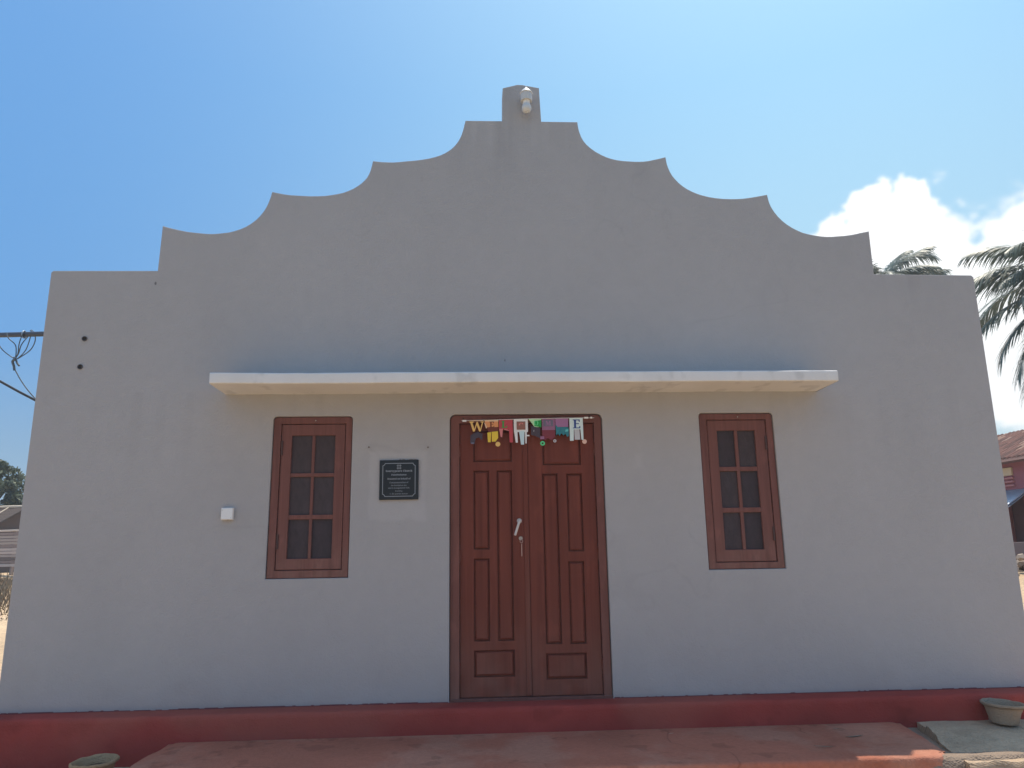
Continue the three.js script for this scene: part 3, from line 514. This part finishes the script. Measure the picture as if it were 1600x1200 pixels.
// ---------------------------------------------------------------- vegetation
const leafVar = (geo, r, base, amp) => { const n = geo.attributes.position.count, c = new Float32Array(n * 3); return c; };
function palm(label, x, z, height, len, azs, seed, group) {
  const gy = groundY(x, z), t = thing('coconut_palm', label, 'palm tree', [x, gy - .1, z], group), r = rng(seed);
  const lean = [(r() - .5) * .9, (r() - .5) * .9];
  const pts = []; for (let i = 0; i <= 8; i++) { const q = i / 8; pts.push(V3(lean[0] * (q * q - 1), height * q, lean[1] * (q * q - 1))); }
  const cv = new THREE.CatmullRomCurve3(pts), tg = new THREE.TubeGeometry(cv, 90, 1, 12), p = tg.attributes.position;
  for (let i = 0; i <= 90; i++) { const c = cv.getPointAt(i / 90), rad = mix(.19, .11, Math.pow(i / 90, .6)) * (1 + .06 * (i % 3 === 0)) * (i < 8 ? 1 + .6 * Math.pow(1 - i / 8, 2) : 1); for (let k = 0; k <= 12; k++) { const j = i * 13 + k; p.setXYZ(j, c.x + (p.getX(j) - c.x) * rad, c.y + (p.getY(j) - c.y) * rad, c.z + (p.getZ(j) - c.z) * rad); } }
  tg.computeVertexNormals(); part('trunk', tg, palmTrunkM, t);
  const nuts = part('coconuts', merge(Array.from({ length: 7 }, (_, i) => new THREE.IcosahedronGeometry(.12, 2).scale(1, 1.2, 1).translate(.26 * Math.cos(i * .95), height - .25 - .12 * (i % 2), .26 * Math.sin(i * .95)))), M(.11, .13, .05, .6), t);
  azs.forEach(([az, e0, droop, lk = 1, twist = 0]) => {
    const L = len * lk, N = 74, ca = Math.cos(az), sa = Math.sin(az), mid = [];
    for (let i = 0; i <= 14; i++) { const s = i / 14, e = e0 - droop * s * s * .9 - droop * .25 * s; const q = mid.length ? mid[mid.length - 1] : null; mid.push(q ? V3(q.x + Math.cos(e) * ca * L / 14, q.y + Math.sin(e) * L / 14, q.z + Math.cos(e) * sa * L / 14) : V3(ca * .1, height - .02, sa * .1)); }
    const fc = new THREE.CatmullRomCurve3(mid), rg = new THREE.TubeGeometry(fc, 24, 1, 5), rp = rg.attributes.position;
    for (let i = 0; i <= 24; i++) { const c = fc.getPointAt(i / 24), rad = mix(.035, .006, Math.sqrt(i / 24)); for (let k = 0; k <= 5; k++) { const j = i * 6 + k; rp.setXYZ(j, c.x + (rp.getX(j) - c.x) * rad, c.y + (rp.getY(j) - c.y) * rad, c.z + (rp.getZ(j) - c.z) * rad); } }
    rg.computeVertexNormals();
    const fr = part('frond', rg, palmStemM, t), P = [], I = [], U = [], C = [];
    const side0 = V3(-sa, 0, ca);
    for (let i = 0; i < N; i++) for (const sd of [-1, 1]) {
      const s = .13 + .87 * (i + .5 * (sd > 0) + .3 * r()) / N; if (s > .995 || r() < .04) continue;
      const o = fc.getPointAt(Math.min(1, s)), tan = fc.getTangentAt(Math.min(1, s)), ll = L * (.10 + .23 * Math.sin(Math.PI * Math.pow(Math.min(1, (s - .1) / .93), .8))) * (.8 + .4 * r());
      const up = V3().crossVectors(side0, tan).normalize(); if (up.y < 0) up.negate();
      const sv = side0.clone().multiplyScalar(sd).addScaledVector(up, .25 + twist * sd);
      const d = sv.multiplyScalar(.78 - .35 * s).addScaledVector(tan, .45 + .5 * s + .15 * (r() - .5)).normalize();
      const w = .032 + .018 * r(), wv = tan.clone().multiplyScalar(w), base = P.length / 3, hang = .5 + .7 * r();
      const pt = o.clone(), K = 4; const shade = .75 + .5 * r();
      for (let k = 0; k <= K; k++) { const q = k / K, ww = (q < .3 ? .7 + q : 1) * (1 - q * q * .95); P.push(pt.x - wv.x * ww, pt.y - wv.y * ww, pt.z - wv.z * ww, pt.x + wv.x * ww, pt.y + wv.y * ww, pt.z + wv.z * ww); U.push(0, q, 1, q); C.push(shade, shade, shade * .95, shade, shade, shade * .95); d.y -= hang * .32; d.normalize(); pt.addScaledVector(d, ll / K); }
      for (let k = 0; k < K; k++) { const a = base + k * 2; I.push(a, a + 1, a + 2, a + 2, a + 1, a + 3); }
    }
    const lg = new THREE.BufferGeometry(); lg.setAttribute('position', new THREE.Float32BufferAttribute(P, 3)); lg.setAttribute('uv', new THREE.Float32BufferAttribute(U, 2)); lg.setAttribute('color', new THREE.Float32BufferAttribute(C, 3)); lg.setIndex(I); lg.computeVertexNormals();
    part('leaflets', lg, e0 < -1.0 ? palmDeadM : palmLeafM, fr);
  });
  return t;
}
const palmTrunkM = M(.22, .19, .16, .95, { bumpMap: concBump, bumpScale: .02 });
const palmStemM = M(.12, .13, .075, .6, {});
const palmDeadM = new THREE.MeshPhysicalMaterial({ color: lin(.17, .12, .075), roughness: .8, transmission: .1, thickness: 0, side: THREE.DoubleSide, vertexColors: true });
const palmLeafM = new THREE.MeshPhysicalMaterial({ color: lin(.085, .12, .09), roughness: .5, transmission: .14, thickness: 0, side: THREE.DoubleSide, vertexColors: true });
{
  const fan = (n, seed, list) => { const r = rng(seed), a = list.slice(); for (let i = 0; i < n; i++) a.push([i / n * Math.PI * 2 + r() * .3, mix(-.75, 1.25, r()), mix(.7, 1.3, r()), .85 + .2 * r()]); return a; };
  // azimuth 0 = +x, positive towards the yard in front
  palm('coconut palm with drooping fronds beyond the end shoulder of the wall', 21.0, -17.0, 9.35, 4.6, fan(18, 3, [[Math.PI - .25, -.6, .5, 1.05], [Math.PI + .05, -.75, .4, 1.1], [Math.PI - .5, -.55, .5, 1], [Math.PI + .3, -.95, .3, 1.05], [Math.PI - .12, -.9, .4, 1.1], [Math.PI - .15, .75, 1.2, .84], [Math.PI - .3, .05, .8, .9], [Math.PI - .8, -.7, .6, 1], [Math.PI - .5, .85, 1.7, .9], [Math.PI - .1, .3, .9, .85], [Math.PI + .25, -.12, .7, .98], [Math.PI - .35, -.75, .55, 1], [Math.PI - .2, -.45, .8, .95], [Math.PI + .2, -.6, .6, 1], [Math.PI + .5, -.8, .5, .95], [Math.PI - .7, .1, 1.1, .9], [Math.PI - .9, -.4, .8, 1], [Math.PI - .6, -.95, .4, 1], [Math.PI + .02, -.95, .35, 1.05], [Math.PI - .1, -1.15, .2, .95], [Math.PI + .35, -.35, .8, .95], [Math.PI - .45, -.25, .9, .95]]), 11);
  palm('distant coconut palm showing only frond tips above the wall shoulder', 20.6, -29.5, 13.6, 4.0, fan(20, 8, [[.1, .85, .45, .85], [.25, .35, .35, .8], [-.3, .5, .7, .7], [.5, .05, .6, .7], [-.1, 1.1, .6, .7], [.7, .5, .8, .7]]), 23);
}
function leafTree(label, x, z, h, w, seed, name = 'tree') {
  const gy = groundY(x, z), t = thing(name, label, 'tree', [x, gy - .1, z]), r = rng(seed);
  const limbs = [tube([[0, 0, 0], [.1, h * .2, .05], [-.05, h * .45, 0], [.1, h * .7, .1]], .16, 14, 8)];
  const cl = []; for (let i = 0; i < 46; i++) { const a = r() * 6.283, u = Math.pow(r(), .6), yy = mix(.2, 1, Math.pow(r(), .8)), rad = w * (.25 + .75 * Math.sin(Math.PI * Math.min(1, .18 + yy * .8))) * u; cl.push([Math.cos(a) * rad, h * yy, Math.sin(a) * rad, mix(.35, .8, r()) * w * .38]); }
  for (const c of cl.slice(0, 12)) limbs.push(tube([[0, h * .3, 0], [c[0] * .5, (h * .35 + c[1]) / 2, c[2] * .5], c.slice(0, 3)], .045, 8, 5));
  part('trunk', merge(limbs), M(.1, .08, .06, .95), t);
  const P = [], I = [], C = [], N = 17000;
  for (let i = 0; i < N; i++) {
    const c = cl[Math.floor(r() * cl.length)], a = r() * 6.283, b = Math.acos(2 * r() - 1), q = c[3] * Math.cbrt(.25 + .75 * r());
    const px = c[0] + q * Math.sin(b) * Math.cos(a), py = c[1] + q * Math.cos(b) * .8, pz = c[2] + q * Math.sin(b) * Math.sin(a), s = .065 + .07 * r();
    const e = new THREE.Euler(r() * 6, r() * 6, r() * 6), u = V3(s, 0, 0).applyEuler(e), v = V3(0, s * .55, 0).applyEuler(e), k = P.length / 3, sh = .7 + .6 * r();
    P.push(px - u.x, py - u.y, pz - u.z, px + v.x, py + v.y, pz + v.z, px + u.x, py + u.y, pz + u.z, px - v.x, py - v.y, pz - v.z); for (let m = 0; m < 4; m++) C.push(sh, sh, sh * .9); I.push(k, k + 1, k + 2, k, k + 2, k + 3);
  }
  const g = new THREE.BufferGeometry(); g.setAttribute('position', new THREE.Float32BufferAttribute(P, 3)); g.setAttribute('color', new THREE.Float32BufferAttribute(C, 3)); g.setIndex(I); g.computeVertexNormals();
  part('crown', g, treeLeafM, t); return t;
}
const treeLeafM = new THREE.MeshPhysicalMaterial({ color: lin(.075, .10, .055), roughness: .7, transmission: .25, thickness: 0, side: THREE.DoubleSide, vertexColors: true });
leafTree('dark green bushy tree rising behind the thatched hut', -21.7, -27.4, 4.9, 2.1, 31);

// ---------------------------------------------------------------- hut and plank fence in the side yard
{
  const bx = -19.3, bz = -25.0, gy = groundY(bx, bz), t = thing('thatched_hut', 'small brown thatched hut with pale poles along its ridge', 'hut', [bx, gy, bz]);
  t.rotation.y = R(-30);
  const thatch = M(.11, .08, .065, 1, { bumpMap: concBump, bumpScale: .04 }), pole = M(.6, .5, .38, .9), wall = M(.13, .10, .09, .95);
  const roofY = 3.08 - gy;
  part('wall', slab(-1.7, 1.7, 0, roofY - .8, -1.4, 1.4), wall, t);
  for (const s of [-1, 1]) {
    const gs = [], r = rng(40 + s); for (let i = 0; i < 9; i++) { const q = i / 9; const b = box(4.0, .07, .34, 0, 0, 0); b.rotateX(s * .55); gs.push(b.translate(.03 * (r() - .5), roofY - .07 - q * 1.05, s * (.12 + q * 1.65))); }
    part('thatch', merge(gs), thatch, t);
  }
  part('gable', (() => { const s = new THREE.Shape([[-1.4, 0], [1.4, 0], [0, .95]].map((q) => new THREE.Vector2(...q))); return new THREE.ExtrudeGeometry(s, { depth: 3.3, bevelEnabled: false }).rotateY(Math.PI / 2).translate(-1.65, roofY - 1.05, 0); })(), wall, t);
  part('ridge_pole', tube([[-2.2, roofY + .04, 0], [0, roofY + .08, 0], [2.2, roofY + .03, 0]], .06, 10, 7), pole, t);
  for (const x of [-.9, .1, .75]) part('pole', tube([[x, roofY + .1, -.05], [x + .12, roofY - .25, .5], [x + .2, roofY - .6, 1.0]], .03, 8, 6), pole, t);
}
{
  const fx = -16.4, fz = -21.2, gy = groundY(fx, fz), t = thing('plank_fence', 'weathered grey fence of horizontal planks with a pale top rail', 'fence', [fx, gy, fz]);
  t.rotation.y = R(-26);
  const r = rng(51), top = 2.12 - gy;
  const tones = [M(.26, .21, .2, .95), M(.38, .33, .31, .95), M(.16, .13, .125, .95), M(.5, .44, .42, .95)];
  for (let i = 0; i < 11; i++) { const h = (top - .35) / 11; const g = box(9, h * .8, .03, 0, 0, 0); g.rotateX(.16); g.rotateZ((r() - .5) * .006); part('plank', g, tones[Math.floor(r() * 4)], t, [0, top - .06 - h * (i + .5), .02 * r()]); }
  part('top_rail', box(9.1, .06, .09, 0, top, 0, .01), M(.62, .55, .48, .9), t);
  for (const x of [-4.4, -2.2, 0, 2.2, 4.4]) part('post', box(.09, top + .1, .09, x, top / 2 - .05, -.08), M(.26, .21, .19, .95), t);
}
// dry brush on the bank before the fence
{
  const r = rng(61), P = [], I = [], C = [];
  for (let i = 0; i < 9000; i++) {
    const a = R(mix(-38, -24, r())), d = mix(21.5, 29.5, r()), x = -.48 + Math.sin(a) * d, z = 6.5 - Math.cos(a) * d, y = groundY(x, z), h = (.12 + .45 * r() * r()) * sstep(21, 26, d), w = .012 + .014 * r(), b = r() * 6.28, l = .6 * r(), k = P.length / 3, sh = .5 + .9 * r();
    P.push(x - w * Math.cos(b), y, z - w * Math.sin(b), x + w * Math.cos(b), y, z + w * Math.sin(b), x + l * h * Math.sin(b), y + h, z + l * h * Math.cos(b)); for (let m = 0; m < 3; m++) C.push(sh, sh * (.95 + .1 * r()), sh); I.push(k, k + 1, k + 2);
  }
  const g = new THREE.BufferGeometry(); g.setAttribute('position', new THREE.Float32BufferAttribute(P, 3)); g.setAttribute('color', new THREE.Float32BufferAttribute(C, 3)); g.setIndex(I); g.computeVertexNormals();
  const m = part('dry_grass', g, new THREE.MeshStandardMaterial({ color: lin(.26, .2, .13), roughness: 1, side: THREE.DoubleSide, vertexColors: true }), scene); m.userData.kind = 'stuff'; m.userData.label = 'dry grass and twigs on the bank before the plank fence';
}

// ---------------------------------------------------------------- house across the side yard
{
  const X0 = 12, gy = groundY(12, -10.5), t = thing('pink_house', 'pink house with a weathered clay tile roof and a tin awning', 'house', [X0, gy, 0]);
  const pink = M(.30, .115, .14, .9, { bumpMap: grain, bumpScale: .006 }), redW = M(.27, .07, .06, .9, { bumpMap: grain, bumpScale: .006 }), y = (v) => v - gy, eave = y(3.05), ridge = y(3.95);
  part('wall', slab(0, .2, y(2.35), eave, -19, -7.5), pink, t);
  part('wall', merge([slab(.003, .2, -.3, y(2.35), -10.13, -7.5), slab(.003, .2, -.3, y(2.35), -19, -10.62)]), redW, t);
  part('wall', slab(.2, 4.4, -.3, eave, -7.7, -7.5), pink, t); part('wall', slab(.2, 4.4, -.3, eave, -19, -18.8), pink, t); part('wall', slab(4.2, 4.4, -.3, eave, -18.8, -7.7), pink, t);
  part('interior_floor', slab(.2, 4.2, 0, .1, -18.8, -7.7), M(.2, .15, .13, .9), t);
  part('gable', (() => { const s = new THREE.Shape([[0, eave], [4.4, eave], [2.2, ridge - .04]].map((q) => new THREE.Vector2(...q))); return new THREE.ExtrudeGeometry(s, { depth: .2, bevelEnabled: false }).translate(0, 0, -7.7); })(), pink, t);
  const rm = [M(.17, .08, .062, .95), M(.11, .055, .045, .95), M(.3, .19, .14, .95)], sl = Math.atan2(ridge - eave + .1, 2.5), r = rng(71), tone = [[], [], []];
  const half = new THREE.CylinderGeometry(.075, .09, .42, 6, 1, true, -Math.PI / 2, Math.PI);
  for (let row = 0; row < 8; row++) for (let c = 0; c < 78; c++) {
    const q = row / 8, g = half.clone().rotateZ(-Math.PI / 2 + sl + .1).rotateX(0);
    g.translate(mix(2.15, -.2, q), mix(ridge + .03, eave - .03, q) + .012 * (r() - .5), -7.25 - c * .155 + .02 * (r() - .5)); tone[r() < .5 ? 0 : r() < .6 ? 1 : 2].push(g);
  }
  tone.forEach((gs, i) => { rm[i].side = THREE.DoubleSide; const m = part('roof_tiles', merge(gs), rm[i], t); m.userData.kind = 'stuff'; });
  const rb = (s) => box(2.75, .05, 12.2, 0, 0, 0).rotateZ(s * sl).translate(2.2 - s * 1.24, (ridge + eave) / 2 - .03, -13.2);
  part('roof', merge([rb(1), rb(-1)]), rm[1], t);
  part('ridge_cap', new THREE.CylinderGeometry(.11, .11, 12.2, 8, 1, false).rotateX(Math.PI / 2).translate(2.2, ridge + .02, -13.2), rm[0], t);
  // vent block above bars, tin awning, doorway, veranda wall
  part('vent', slab(-.04, .0, y(2.70), y(2.88), -10.65, -10.32), M(.62, .52, .36, .9), t);
  for (let i = 0; i < 3; i++) part('vent_bar', slab(-.05, 0, y(2.45 + .085 * i), y(2.49 + .085 * i), -10.7, -10.3), M(.45, .2, .2, .9), t);
  const aw = []; for (let i = 0; i < 26; i++) aw.push(new THREE.CylinderGeometry(.035, .035, 1.45, 6, 1, true, 0, Math.PI).rotateZ(Math.PI / 2 + .58).translate(-.6, y(1.95), -9.93 - i * .07));
  const tin = M(.42, .46, .52, .4, { metalness: .5, side: THREE.DoubleSide });
  part('awning', merge([...aw, box(1.45, .012, 1.86, 0, 0, 0).rotateZ(.58).translate(-.59, y(1.93), -10.8)]), tin, t);
  part('door_leaf', slab(.06, .1, -.1, y(2.35), -10.62, -10.13), M(.11, .045, .055, .8), t);
  const ver = part('veranda_wall', slab(-1.35, -1.2, -.4, y(1.19), -12.5, -8.2, .01), M(.19, .145, .14, .9), t);
  part('post', slab(2.9, 2.96, ridge - .5, ridge + .35, -10.3, -10.24), M(.1, .1, .11, .6), t);
}
// rubble heap at the foot of the house
{
  const r = rng(81), gs = [];
  for (let i = 0; i < 160; i++) { const x = 9.2 + 2.2 * r(), z = -9.4 + 3.2 * (r() - .5), s = .05 + .16 * r() * r(); const g = new THREE.DodecahedronGeometry(s, 0).scale(1, .6, .8).rotateY(r() * 6).rotateZ(r()); gs.push(g.translate(x, groundY(x, z) + .3 * Math.exp(-(((x - 10.4) / .7) ** 2)) * r(), z)); }
  const m = part('rubble', merge(gs), M(.34, .27, .21, .95), scene); m.userData.kind = 'stuff'; m.userData.label = 'broken stones and rubble before the veranda of the pink house';
}

scene.fog = new THREE.FogExp2(new THREE.Color().setRGB(.8, .86, .9), .002);
renderer.render(scene, camera);
